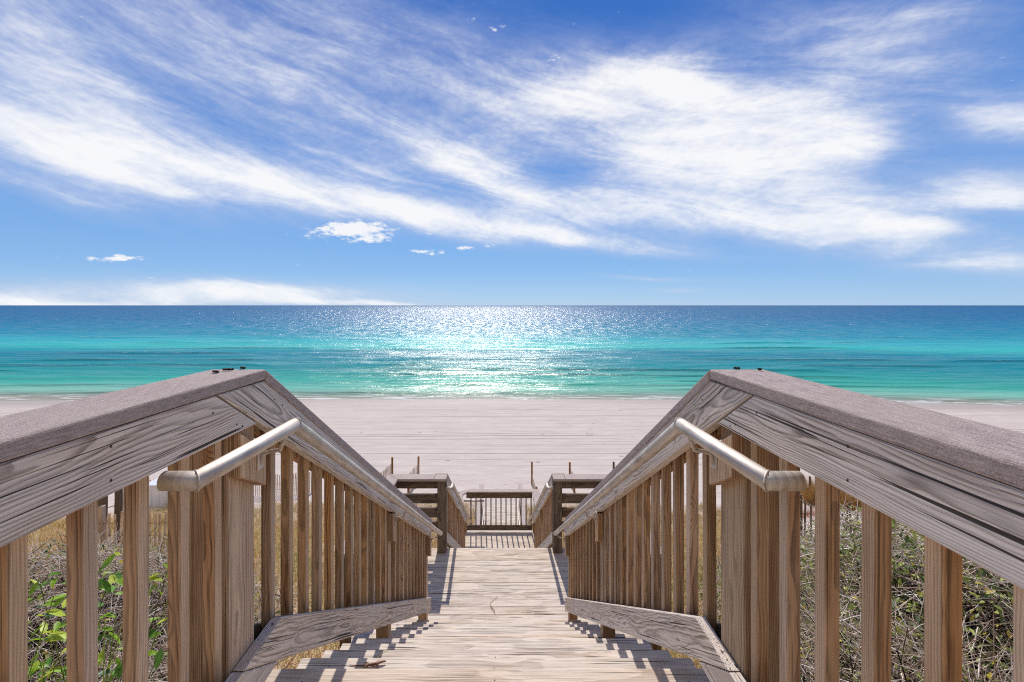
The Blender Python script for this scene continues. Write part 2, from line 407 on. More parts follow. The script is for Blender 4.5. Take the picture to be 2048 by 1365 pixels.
# =====================================================================  sea
def build_sea():
    ys = np.concatenate([np.arange(44, 70, .22), np.arange(70, 130, .5), np.arange(130, 200, 1.5)])
    xs = np.arange(-260, 260.1, 2.0)
    XX, YY = np.meshgrid(xs, ys)
    z = np.zeros_like(XX)
    for i, (y0, amp, wd, thr) in enumerate([(52.6, .10, .9, .30), (54.6, .22, .9, .46), (57.2, .16, .9, .5), (60.5, .20, 1.0, .42), (64., .2, 1.0, .48), (68.5, .26, 1.2, .44), (74, .30, 1.3, .40), (81, .30, 1.5, .46), (89, .34, 1.7, .44), (99, .36, 2., .48), (112, .4, 2.3, .48), (128, .4, 2.6, .5), (148, .4, 3., .5)]):
        cy = y0 + 5.5 * (fbm(XX * .012 + i * 7.1, XX * 0 + i, 4, 21 + i) - .47) + .9 * (fbm(XX * .09 + i * 3., XX * 0 + 4 + i, 2, 27) - .4) - np.where(XX > 0, .0009, .0003) * XX * XX * np.exp(-(y0 - 50) / 30)
        mk = sstep(thr - .05, thr + .12, fbm(XX * .03 + 11 * i, XX * 0 + i * 5.5, 3, 40 + i))
        t = (YY - cy) / wd
        prof = np.where(t < 0, np.exp(-(t * 1.6) ** 2), np.exp(-(t * .55) ** 2))
        z += amp * mk * prof
    z += .05 * (fbm(XX * .25, YY * .55, 3, 70) - .45)
    edge = sstep(258, 220, np.abs(XX)) * sstep(198, 160, YY)
    z *= edge
    nx = len(xs); ny = len(ys)
    v = np.stack([XX, YY, z], -1).reshape(-1, 3)
    i = np.arange(nx - 1)[None, :] + nx * np.arange(ny - 1)[:, None]
    f = np.stack([i, i + 1, i + 1 + nx, i + nx], -1).reshape(-1, 4)
    # open water out to the horizon (butts against the wave field)
    y1 = float(ys[-1]); x1 = 260.
    R = 60000.
    ev = np.array([(-R, 44, 0), (-x1, 44, 0), (-x1, y1, 0), (-R, y1, 0), (x1, 44, 0), (R, 44, 0), (R, y1, 0), (x1, y1, 0), (-R, R, 0), (-x1, R, 0), (x1, R, 0), (R, R, 0)], float)
    b = len(v)
    ef = np.array([(0, 1, 2, 3), (4, 5, 6, 7), (3, 2, 9, 8), (2, 7, 10, 9), (7, 6, 11, 10)]) + b
    me = mesh_np('sea', np.concatenate([v, ev]), np.concatenate([f, ef]), True)
    m, g, out = new_mat('gulf_water')
    pos = g.node('ShaderNodeNewGeometry').outputs['Position']
    x, y, z = g.xyz(pos)
    # distance to the shore line (the beach curves a little)
    xc = g.m('MAXIMUM', x, 0.)
    ys_ = g.add(y, g.m('MINIMUM', g.mul(g.mul(xc, xc), .0010), 12.))
    big = g.noise(g.v('MULTIPLY', pos, (.010, .035, .0)), 1, 4, .55)
    wide = g.noise(g.v('MULTIPLY', pos, (.0022, .02, .0)), 1, 3, .55)
    # log distance, disturbed so that bands have soft uneven borders
    q = g.m('LOGARITHM', g.div(ys_, 50.), 10.)       # 0 at shore, .3 at 100 m, .6 at 200 m, 1 at 500 m
    q = g.add(q, g.mul(g.sub(big, .5), .10)); q = g.add(q, g.mul(g.sub(wide, .5), .10))
    C = lambda r, gg, b: srgb(r, gg, b)
    col = g.ramp(g.lin(q, 0., 2.), [(.0, C(190, 190, 168)), (.018, C(140, 190, 170)), (.045, C(62, 170, 152)), (.10, C(26, 140, 146)), (.155, C(24, 132, 152)), (.185, C(52, 182, 178)),
                                    (.215, C(46, 172, 182)), (.26, C(24, 142, 166)), (.33, C(6, 124, 160)), (.45, C(0, 106, 152)), (.8, C(0, 95, 144)), (1., C(0, 92, 142))])
    streakn = g.noise(g.comb(g.mul(x, .02), g.mul(q, 60.), 0.), 1, 3, .6)
    col = g.mix(.4, col, g.mix(1., col, g.ramp(streakn, [(.3, (.62, .68, .72)), (.7, (1.3, 1.25, 1.2))]), 'MULTIPLY'))
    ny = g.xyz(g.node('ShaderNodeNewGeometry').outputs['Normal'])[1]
    col = g.mix(g.mul(g.sm(ny, -.06, -.26), .65), col, g.mix(1., col, (.36, .56, .55), 'MULTIPLY'))   # shading of the wave faces put into the colour, tinted like thicker water
    # foam where waves run out, thin lacy lines
    fo = g.noise(g.comb(g.mul(x, .22), g.mul(ys_, 1.5), 0.), 1, 5, .68, .6)
    fsh = g.mul(g.sm(ys_, 56.5, 51.4), g.sm(fo, .47, .60))
    lace = g.mul(g.sm(g.noise(g.v('MULTIPLY', pos, (.35, 1.8, 0.)), 1, 4, .7), .66, .74), g.mul(g.sm(q, .40, .32), .5))
    crest = g.mul(g.sm(z, .22, .38), g.sm(g.noise(g.v('MULTIPLY', pos, (.5, 1.6, 0.)), 1, 3, .6), .56, .68))
    foam = g.m('MAXIMUM', g.m('MAXIMUM', fsh, lace), g.mul(crest, .55), clamp=True)
    col = g.mix(foam, col, srgb(232, 234, 230))
    # ripples: heights in metres over three scales
    w1 = g.noise(g.v('MULTIPLY', pos, (.19, 1.6, 0.)), 1, 3, .55)
    w2 = g.noise(g.v('MULTIPLY', pos, (.07, .34, 0.)), 1, 2, .55)
    w3 = g.noise(g.v('MULTIPLY', pos, (.8, 5., 0.)), 1, 2, .6)
    hgt = g.add(g.add(g.mul(w1, .5), g.mul(w2, 1.7)), g.mul(w3, .11))
    nb = g.bump(hgt, 1., 1.)
    df = g.node('ShaderNodeBsdfDiffuse'); g.put(df.inputs['Color'], col); g.put(df.inputs['Normal'], g.bump(hgt, .35, 1.))
    gl = g.node('ShaderNodeBsdfGlossy'); g.put(gl.inputs['Color'], (1., .98, .90)); g.put(gl.inputs['Roughness'], .27); g.put(gl.inputs['Normal'], nb)
    sp = g.add(g.mul(g.noise(g.v('MULTIPLY', pos, (.55, .055, .0)), 1, 2, .6), .5), g.mul(g.noise(g.v('MULTIPLY', pos, (.20, .13, .0)), 1, 3, .7), .5))
    spn = g.add(g.mul(g.noise(g.v('MULTIPLY', pos, (.13, 1.3, .0)), 1, 3, .65), .6), g.mul(g.noise(g.v('MULTIPLY', pos, (.03, .22, .0)), 1, 2, .6), .4))
    farw = g.sm(q, .38, .62)
    sp = g.sm(g.add(g.mul(sp, farw), g.mul(spn, g.sub(1., farw))), .40, .64, .3, 1.8)
    fac = g.mul(g.mul(g.ramp(g.lin(q, 0., .8), [(0., (.12,) * 3), (.35, (.14,) * 3), (.8, (.17,) * 3)]), sp), g.sub(1., foam))
    mx = g.node('ShaderNodeMixShader'); g.put(mx.inputs[0], fac)
    g.nt.links.new(df.outputs[0], mx.inputs[1]); g.nt.links.new(gl.outputs[0], mx.inputs[2])
    tr = g.node('ShaderNodeBsdfTransparent')
    m2 = g.node('ShaderNodeMixShader')
    clear = g.mul(g.sub(1., g.sm(ys_, 51.0, 58., .25, 1.)), g.sub(1., g.mul(foam, .8)))
    g.put(m2.inputs[0], clear)
    g.nt.links.new(mx.outputs[0], m2.inputs[1]); g.nt.links.new(tr.outputs[0], m2.inputs[2])
    g.nt.links.new(m2.outputs[0], out.inputs[0])
    o = link('sea', me, m); o['kind'] = 'structure'
build_sea()

# =====================================================================  stairs
RUN, RISE = .28, .1806
def stair(name, label, d0, h0, n, xl, xr, deck=None):
    """n risers going down from the edge (d0,h0); treads carry a nosing"""
    st = thing(name, label, 'staircase', W(0, d0 + RUN * n * .5, h0 + RISE * n))
    for k in range(1, n):
        h = h0 + RISE * k
        a = d0 + RUN * (k - 1) - .012; b = d0 + RUN * k
        xa = xl + random.uniform(-.008, .008); xb = xr + random.uniform(-.008, .008)
        board('tread', st, M_TREAD, F_floor, rect(xa, xb, a, b), h, h + .038, .006, (1, 0), 2, [(X_ + random.uniform(-.012, .012), q_) for X_ in (xl + .16, (xl + xr) / 2, xr - .16) for q_ in (a + .05 + random.uniform(0, .02), b - .05 + random.uniform(-.02, 0))])
    # sawn stringers under the treads
    for X in (xl + .16, (xl + xr) / 2, xr - .16):
        pr = [(d0, h0 + .04)]
        for k in range(1, n):
            pr += [(d0 + RUN * (k - 1) + .02, h0 + RISE * k + .041), (d0 + RUN * k - .03, h0 + RISE * k + .041)]
        pr += [(d0 + RUN * (n - 1), h0 + RISE * n + .0), (d0 + RUN * (n - 1) - .15, h0 + RISE * n + .0), (d0, h0 + .42)]
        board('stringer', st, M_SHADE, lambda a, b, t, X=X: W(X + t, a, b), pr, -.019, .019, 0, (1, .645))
    return st
st1 = stair('wooden_staircase', 'sun-bleached wooden stair flight nearest the viewer, with a lizard on one tread', 1.577, 1.358, 12, -.965, .925)
st2 = stair('wooden_staircase', 'shorter-looking wooden stair flight hidden just beyond the middle landing edge', 6.37, 3.526, 14, -.93, .93)

def platform(name, label, xl, xr, ds, h, sink):
    p = thing(name, label, 'landing', W((xl + xr) / 2, (ds[0] + ds[-1]) / 2, sink))
    for a, b in zip(ds[:-1], ds[1:]):
        board('deck_board', p, M_TREAD, F_floor, rect(xl + random.uniform(-.01, .01), xr + random.uniform(-.01, .01), a + .004, b - .004), h, h + .038, .005, (1, 0), 2, [(X_ + random.uniform(-.012, .012), q_) for X_ in (xl + .1, xl * .4 + xr * .6, xr - .1) for q_ in (a + .045, b - .045)])
    for X in (xl + .1, xl * .4 + xr * .6, xr - .1):
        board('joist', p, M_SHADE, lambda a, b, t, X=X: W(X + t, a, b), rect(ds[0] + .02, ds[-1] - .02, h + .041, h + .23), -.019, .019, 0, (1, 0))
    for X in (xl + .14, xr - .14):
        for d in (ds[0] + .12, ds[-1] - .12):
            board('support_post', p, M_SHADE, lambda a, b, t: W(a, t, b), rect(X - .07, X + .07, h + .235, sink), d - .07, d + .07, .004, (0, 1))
    return p
top = platform('deck_platform', 'weathered top deck the viewer stands on, above the first flight', -.965, .925, [-1.2, -.92, -.64, -.36, -.08, .2, .48, .76, 1.04, 1.31, 1.577], 1.358, 2.6)
top['category'] = 'deck'
mid = platform('landing_platform', 'square wooden landing between the two stair flights, crossed by rail shadows', -1.62, 1.62, [4.3, 4.64, 4.99, 5.12, 5.35, 5.57, 5.79, 6.06, 6.37], 3.526, 5.2)
low = platform('landing_platform', 'small far landing striped by the shadows of its guard rail', -1.06, 1.06, [10.0, 10.29, 10.58, 10.87, 11.16, 11.45, 11.80], 6.054, 7.8)

# =====================================================================  railings of the flights
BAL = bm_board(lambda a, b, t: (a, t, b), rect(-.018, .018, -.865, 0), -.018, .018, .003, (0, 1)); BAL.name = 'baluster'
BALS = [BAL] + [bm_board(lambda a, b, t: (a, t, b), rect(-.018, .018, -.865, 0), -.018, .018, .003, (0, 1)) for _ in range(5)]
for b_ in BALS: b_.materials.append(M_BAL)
SR = .640       # slope of caps and handrails
SK = .645

def flight_railing(label, sgn, xin, D0, H0, dend, level=True, taper=0., dl0=-1.0):
    """D0,H0 shift the measured geometry of the first flight to another one"""
    def xf(d):
        return xin - taper * max(0., d - 1.5 - D0)
    def F(a, b, t): return W(sgn * (xf(a + D0) + t), a + D0, b + H0)
    base = Vector(W(sgn * (xin + .05), 2.5 + D0, 3.4 + H0))
    R = thing('stair_railing', label, 'railing', base, 'wooden railings beside the stair flights')
    e = dend
    cs = math.hypot(1, SR)
    # caps: level piece then the sloping one, with a narrow open joint
    if level:
        board('cap_board', R, M_CAP, F, rect(dl0, 1.487, .217, .252), -.004, .178, .006, (1, 0), 3)
    c0 = 1.495 if level else 1.60
    y0 = .217 + SR * (c0 - 1.489)
    board('cap_board', R, M_CAP, F, [(c0, y0), (e + .05, y0 + SR * (e + .05 - c0)), (e + .03, y0 + SR * (e + .05 - c0) + .041), (c0, y0 + .041)], -.004, .178, .006, (1, SR), 3)
    mids0 = 1.51 + (e - 1.51) * .52
    # inside fascia boards, 2x6, the level one cut along the sloping one
    fh = .255
    if level:
        board('fascia_board', R, M_RAIL, F, [(dl0, fh), (1.236, fh), (1.446, .255 + .21 * SR), (dl0, .391)], .0, .038, .003, (1, 0), 1, [(1.22, .30), (1.33, .362), (1.36, .375), (.5, .30), (.5, .35), (.9, .29), (.9, .36)])
        board('bottom_rail', R, M_RAIL, F, [(dl0, 1.142), (1.361, 1.142), (1.58, 1.142 + .219 * SK), (dl0, 1.283)], .0, .038, .003, (1, 0))
    board('fascia_board', R, M_RAIL, F, ([(1.245, fh), (1.49, fh + .003),] if level else [(1.56, fh + SR * .315), (1.56, fh + .003 + SR * .07),]
          ) + [ (e, fh + .003 + SR * (e - 1.49)), (e, fh + SR * (e - 1.245))], .0, .038, .003, (1, SR), 1, [(q_ + random.uniform(-.01, .01), fh + SR * (q_ - 1.38) + w_) for q_ in (1.55, 1.6, mids0, e - .06) for w_ in (-.03, .035)])
    board('bottom_rail', R, M_RAIL, F, ([(1.366, 1.142)] if level else [(1.57, 1.142 + SK * .204), (1.57, 1.142)]) + [(1.606, 1.142), (e - .02, 1.142 + SK * (e - .02 - 1.606)), (e - .02, 1.142 + SK * (e - .02 - 1.366))], .0, .038, .003, (1, SK))
    # outside rails behind the balusters
    ob = .079
    if level:
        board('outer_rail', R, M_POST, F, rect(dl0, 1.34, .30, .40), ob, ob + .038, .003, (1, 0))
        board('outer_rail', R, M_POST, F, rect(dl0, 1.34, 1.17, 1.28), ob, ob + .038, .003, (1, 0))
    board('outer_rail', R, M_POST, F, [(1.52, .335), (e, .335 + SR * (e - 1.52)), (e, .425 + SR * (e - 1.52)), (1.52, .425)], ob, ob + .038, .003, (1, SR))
    board('outer_rail', R, M_SHADE, F, [(1.50, 1.10), (e - .03, 1.10 + SK * (e - 1.53)), (e - .03, 1.20 + SK * (e - 1.53)), (1.50, 1.20)], ob, ob + .038, .003, (1, SK))
    # posts
    mids = [1.51 + (e - 1.51) * .52]
    if level:
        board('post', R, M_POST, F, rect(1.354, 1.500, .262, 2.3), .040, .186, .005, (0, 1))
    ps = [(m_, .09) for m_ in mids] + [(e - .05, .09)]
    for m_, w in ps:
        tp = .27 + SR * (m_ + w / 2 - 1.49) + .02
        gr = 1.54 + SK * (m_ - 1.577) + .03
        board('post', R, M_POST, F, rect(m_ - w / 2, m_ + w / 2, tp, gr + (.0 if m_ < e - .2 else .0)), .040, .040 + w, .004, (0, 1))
    # balusters
    k = 0
    def bal(d, top):
        nonlocal k
        X, dd, z = F(d, top, .038 + .019)
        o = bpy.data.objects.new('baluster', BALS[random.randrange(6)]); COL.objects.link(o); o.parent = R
        o.location = Vector((X, dd, z)) - base
        o.rotation_euler = (random.uniform(-.003, .003), random.uniform(-.003, .003), random.choice((0, math.pi)) + random.uniform(-.03, .03))
    if level:
        d = .745 - .135 * 12
        while d < 1.33:
            if d > dl0 + .03: bal(d + .018, .335)
            d += .135
    d = 1.60 + (0 if level else -.06)
    while d < e - .1:
        if all(abs(d + .018 - m_) > .066 for m_, _ in ps):
            bal(d + .018, .33 + SR * (d + .03 - 1.49))
        d += .139
    # mounting blocks for the handrail
    def block(d0, d1, t, b0, b1):
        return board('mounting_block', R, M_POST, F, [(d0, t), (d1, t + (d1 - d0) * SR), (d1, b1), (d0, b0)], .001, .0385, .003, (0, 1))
    if level: block(1.352, 1.502, .395, .532, .618)
    hr = []
    for m_, w in ps:
        t = .255 + SR * (m_ - .045 - 1.245) + .010
        block(m_ - .05, m_ + .05, t, t + .20, t + .265)
    # handrail: outward return, level piece, knee, sloping pipe
    xo = -.082
    P = lambda d, h, t: F(d, h, t)
    pts = []
    if level:
        pts = [P(1.035, .415, -.006), P(1.035, .415, xo), P(1.53, .418, xo)]
    else:
        pts = [P(1.40, .42, -.004), P(1.40, .42, xo), P(1.53, .42, xo)]
    e2 = e + .14
    pts += [P(e2, .42 + .63 * (e2 - 1.53), xo)]
    hrl = tube('handrail', R, M_METAL, pts, .0225, 20)
    # weld beads at the joints
    for (i, dirs) in ((1, None), (2, None)):
        p = Vector(pts[i]); a = (Vector(pts[i]) - Vector(pts[i - 1])).normalized(); b = (Vector(pts[i + 1]) - Vector(pts[i])).normalized()
        nrm = (b + a).normalized(); u = nrm.cross(Vector((.3, .1, 1))).normalized(); w = nrm.cross(u)
        bis = (b - a).normalized(); sc = 1 / nrm.dot(b)
        ring = []
        for q in range(21):
            an = 2 * math.pi * q / 20; vv = u * math.cos(an) + w * math.sin(an); vv = vv + bis * vv.dot(bis) * (sc - 1)
            ring.append(p + vv * .0228)
        tube('weld', hrl, M_METAL, ring, .0026, 6)
    # brackets: plate on the block, rod curling under the pipe
    spots = ([1.46] if level else []) + [m_ for m_, _ in ps]
    for m_ in spots:
        hp = .42 + .63 * max(0, m_ - 1.53)
        pl = hp + .075
        tube('bracket', hrl, M_METAL, [P(m_, pl + .035, -.004), P(m_, pl, -.012), P(m_, pl - .008, -.035), P(m_, pl - .012, -.066), P(m_, hp + .03, xo + .002), P(m_, hp + .012, xo)], .0065, 8)
        board('bracket', hrl, M_METAL, F, rect(m_ - .018, m_ + .018, pl - .045, pl + .05), -.004, .0005, .001)
    # nail heads
    return R
rl = flight_railing('grey weathered railing left of the nearest stair flight, with metal handrail', -1, .80, 0, 0, 4.86, True, .012)
rr = flight_railing('grey weathered railing right of the nearest stair flight, with metal handrail', 1, .715, 0, 0, 4.86, True, 0.)
rl2 = flight_railing('lower railing left of the far flight, metal handrail starting at the middle landing', -1, .767, 4.793, 2.168, 5.42, False, 0.)
rr2 = flight_railing('lower railing right of the far flight, metal handrail starting at the middle landing', 1, .759, 4.793, 2.168, 5.42, False, 0.)

# =====================================================================  landing guards
def landing_guard(label, s, xi, xs):
    """open three-board guard along the far edge of the middle landing, turning back along its side"""
    R = thing('landing_railing', label, 'railing', W(s * xs, 6.2, 3.52), 'open board railings round the middle landing')
    Ff = lambda a, b, t: W(s * a, t, b)
    board('post', R, M_SHADE, Ff, rect(xi, xi + .127, 2.482, 3.78), 6.22, 6.35, .004, (0, 1))
    board('post', R, M_SHADE, Ff, rect(xs + .07, xs + .16, 2.482, 3.72), 6.235, 6.325, .004, (0, 1))
    board('post', R, M_SHADE, Ff, rect(xs + .07, xs + .16, 2.482, 3.72), 4.36, 4.45, .004, (0, 1))
    cz0, cz1 = 2.445, 2.480
    board('cap_board', R, M_CAP, Ff, rect(xi - .004, xi + .165, cz0, cz1), 6.16, 6.345, .005, (1, 0), 2)
    board('cap_board', R, M_CAP, lambda a, b, t: W(s * a, b, t), [(xi + .168, 6.16), (xs, 6.16), (xs + .183, 6.345), (xi + .168, 6.345)], cz0, cz1, .005, (1, 0), 2)
    board('cap_board', R, M_CAP, lambda a, b, t: W(s * a, b, t), [(xs, 6.156), (xs, 4.3), (xs + .183, 4.3), (xs + .183, 6.338)], cz0, cz1, .005, (0, 1), 2)
    for b0 in (2.486, 2.70, 2.90, 3.10):
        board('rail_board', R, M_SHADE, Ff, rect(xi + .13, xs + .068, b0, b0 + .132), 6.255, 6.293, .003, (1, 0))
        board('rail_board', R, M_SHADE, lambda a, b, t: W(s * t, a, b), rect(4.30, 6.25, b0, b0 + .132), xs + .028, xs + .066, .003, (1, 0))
    return R
landing_guard('open board railing at the left side of the middle landing', -1, .764, 1.44)
landing_guard('open board railing at the right side of the middle landing', 1, .757, 1.45)

GR = thing('guard_railing', 'dark slatted guard railing across the far end of the small lower landing', 'railing', W(0, 11.7, 6.05))
board('cap_board', GR, M_CAP, lambda a, b, t: W(a, b, t), [(-.86, 11.66), (.86, 11.66), (1.045, 11.845), (-.80, 11.845)], 4.965, 5.0, .005, (1, 0), 2)
board('cap_board', GR, M_CAP, lambda a, b, t: W(a, b, t), [(.862, 11.655), (.862, 10.15), (1.045, 10.15), (1.045, 11.84)], 4.965, 5.0, .005, (0, 1), 2)
board('cap_board', GR, M_CAP, lambda a, b, t: W(a, b, t), [(-.863, 11.66), (-.803, 11.845), (-1.0, 11.74), (-1.16, 11.4), (-1.16, 10.15), (-.98, 10.15), (-.98, 11.5)], 4.965, 5.0, .005, (0, 1), 2)
board('fascia_board', GR, M_SHADE, F_front, rect(-.90, .86, 5.004, 5.15), 11.69, 11.728, .003)
board('bottom_rail', GR, M_SHADE, F_front, rect(-.95, .86, 5.875, 6.01), 11.69, 11.728, .003)
for s, x in ((-1, 1.0), (1, .88)):
    board('fascia_board', GR, M_SHADE, lambda a, b, t: W(s * t, a, b), rect(10.2, 11.68, 5.004, 5.15), x, x + .038, .003)
    board('bottom_rail', GR, M_SHADE, lambda a, b, t: W(s * t, a, b), rect(10.2, 11.68, 5.875, 6.01), x, x + .038, .003)
    for d in (10.2, 11.64):
        board('post', GR, M_SHADE, F_front, rect(s * (x + .04), s * (x + .13), 5.004, 6.3), d, d + .09, .003, (0, 1))
    d = 10.4
    while d < 11.6:
        o = link('baluster', bm_board(lambda a, b, t: (a, t, b), rect(-.017, .017, -.86, 0), -.017, .017, 0, (0, 1)), M_SHADE, GR, Vector(W(s * (x + .057), d, 5.03)) - GR.location); d += .135
GBAL = bm_board(lambda a, b, t: (a, t, b), rect(-.015, .015, -.86, 0), -.018, .018, .002, (0, 1)); GBAL.name = 'baluster'; GBAL.materials.append(M_SHADE)
for k in range(13):
    o = bpy.data.objects.new('baluster', GBAL); COL.objects.link(o); o.parent = GR
    o.location = Vector(W(-.78 + .1345 * k, 11.748, 5.03)) - GR.location
tube('handrail', GR, M_METAL, [W(-.98, 11.80, 5.27), W(-.42, 11.80, 5.27)], .022, 12)

# lower boardwalk seen between those balusters
BW = platform('boardwalk', 'pale low boardwalk leading from behind the guard railing onto the beach sand', -.95, 1.0, [14.6 + .235 * i for i in range(21)], 8.80, 9.35)
BW['category'] = 'boardwalk'
def bw_rail(label, s, xi):
    R = thing('boardwalk_railing', label, 'railing', W(s * xi, 17, 8.8), 'capped railings along the low boardwalk')
    F = lambda a, b, t: W(s * (xi + t), a, b)
    board('cap_board', R, M_CAP, F, rect(15.3, 19.0, 7.74, 7.775), -.004, .178, .005, (1, 0), 2)
    board('fascia_board', R, M_RAIL, F, rect(15.32, 18.95, 7.78, 7.92), .0, .038, .003)
    board('bottom_rail', R, M_RAIL, F, rect(15.32, 18.95, 8.6, 8.74), .0, .038, .003)
    for d in (15.35, 17.1, 18.85):
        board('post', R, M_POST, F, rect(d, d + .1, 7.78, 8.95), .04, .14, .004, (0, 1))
    d = 15.6
    while d < 18.8:
        if min(abs(d - q) for q in (15.4, 17.15, 18.9)) > .1:
            o = bpy.data.objects.new('baluster', GBAL); COL.objects.link(o); o.parent = R
            o.location = Vector(F(d, 7.8, .057)) - R.location
        d += .14
    tube('handrail', R, M_METAL, [F(15.25, 7.96, -.005), F(15.25, 7.96, -.085), F(18.8, 7.96, -.085)], .022, 12)
bw_rail('low boardwalk railing seen at left between the guard balusters', -1, .72)
bw_rail('low boardwalk railing seen at right between the guard balusters', 1, .79)

# =====================================================================  sand fences, poles, box
def gz(X, d): return EYE - float(ground_h(X, d))
SLM = [bm_board(lambda a, b, t: (a, t, b), rect(-.018, .018, -.15, 1.0), -.004, .004, 0, (0, 1)) for _ in range(3)]
def sand_fence(label, p0, p1, hgt, n, mat, stake=M_STAKE, post_h=None, lean=.03, group='slatted sand fences on the dune'):
    F = thing('sand_fence', label, 'fence', (p0[0], p0[1], gz(*p0)), group)
    for i, p in enumerate((p0, p1)):
        ph = (post_h or (hgt + .12, hgt + .12))[i]
        z = gz(*p)
        board('post', F, stake, lambda a, b, t: (p[0] + a, p[1] + t, z + b), rect(-.045, .045, -.3, ph), -.045, .045, .006, (0, 1))
    for wz in (.25, .5, .78):
        tube('wire', F, M_SCREW, [(p0[0], p0[1] - .05, gz(*p0) + hgt * wz), (p1[0], p1[1] - .05, gz(*p1) + hgt * wz)], .004, 5)
    for k in range(n):
        f = (k + .5) / n
        X = p0[0] + (p1[0] - p0[0]) * f; d = p0[1] + (p1[1] - p0[1]) * f
        o = bpy.data.objects.new('slat', SLM[k % 3]); COL.objects.link(o); o.parent = F
        if not SLM[k % 3].materials: SLM[k % 3].materials.append(M_SLAT)
        o.location = Vector((X, d - .06, gz(X, d))) - F.location
        o.scale = (1, 1, hgt * random.uniform(.93, 1.04))
        o.rotation_euler = (random.uniform(-lean, lean), random.uniform(-lean, lean), math.atan2(p1[1] - p0[1], p1[0] - p0[0]))
        if mat is not M_SLAT:
            o.material_slots[0].link = 'OBJECT'; o.material_slots[0].material = mat
    return F
sand_fence('pale slat fence panel with orange stake, leftmost of the two above the left landing rail', (-6.0, 21.9), (-5.83, 23.7), 1.0, 26, M_SLAT, post_h=(.95, 1.3))
sand_fence('pale slat fence panel with tall orange stake nearer the middle, above the left landing rail', (-4.52, 21.6), (-4.43, 23.8), 1.0, 30, M_SLAT, post_h=(.95, 1.32))
sand_fence('slat fence end with tall stake standing behind the guard railing near the middle', (1.72, 20.6), (1.69, 23.2), .6, 24, M_SLAT, post_h=(.75, 1.2))
sand_fence('short slat fence panel with orange stake above the right landing rail', (3.72, 21.9), (3.68, 23.1), .9, 16, M_SLAT, post_h=(.9, 1.2))
sand_fence('slat fence panel with grey stake farthest right beside the sloping rail', (6.2, 21.9), (6.02, 23.2), .9, 18, M_SLAT, M_DSLAT, post_h=(.8, 1.2))
sand_fence('long pale slat fence on the dune toe behind the left balusters', (-17.6, 20.6), (-9.4, 22.0), 1.05, 96, M_SLAT)
sand_fence('leaning bleached slat fence beside the round poles on the left dune', (-7.55, 8.3), (-5.9, 9.0), .85, 26, M_SLAT, M_SLAT, lean=.07)
sand_fence('dark broken slat fence standing in pale sand behind the right shrub', (5.8, 8.5), (7.7, 8.6), 1.05, 14, M_DSLAT, M_DSLAT, lean=.06)

def pole(label, X, d, r, hgt):
    p = thing('timber_pole', label, 'pole', (X, d, gz(X, d)), 'round timber poles on the left dune')
    z = gz(X, d)
    pts = [(X + .006 * math.sin(i * 1.3), d, z - .3 + (hgt + .3) * i / 8) for i in range(9)]
    o = tube('shaft', p, M_SHADE, pts, r, 16, [r * (1.06 - .012 * i) for i in range(9)])
    a = o.data.attributes.new('grain', 'FLOAT_VECTOR', 'POINT')
    for i, v in enumerate(o.data.vertices): a.data[i].vector = (v.co.z, v.co.x + .02, v.co.y + .03)
    o2 = tube('top_cap', p, M_SCREW, [(X, d, z + hgt - .002), (X, d, z + hgt + .012)], r * 1.02, 16)
pole('thicker grey timber pole beside the leaning slat fence, left of the pair', -7.72, 8.5, .082, 1.7)
pole('thinner mossy timber pole of the pair on the left dune', -7.62, 8.75, .066, 1.65)
pole('thin stake with long shadow on bare sand far right', 15.0, 21.2, .05, 1.0)

bx = thing('storage_box', 'white painted storage box at the dune foot behind the left railing', 'box', (-15.4, 20.2, gz(-15.4, 20.2)))
zb = gz(-15.4, 20.2)
board('body', bx, M_WHITE, lambda a, b, t: (a, t, b), rect(-16.1, -14.7, zb - .05, zb + .95), 19.8, 20.6, .02)
board('lid', bx, M_WHITE, lambda a, b, t: (a, t, b), rect(-16.14, -14.66, zb + .955, zb + 1.03), 19.76, 20.64, .015)
for i in range(4):
    board('side_panel', bx, M_WHITE, lambda a, b, t: (a, t, b), rect(-16.02 + .33 * i, -15.74 + .33 * i, zb + .06, zb + .86), 19.785, 19.799, .004)

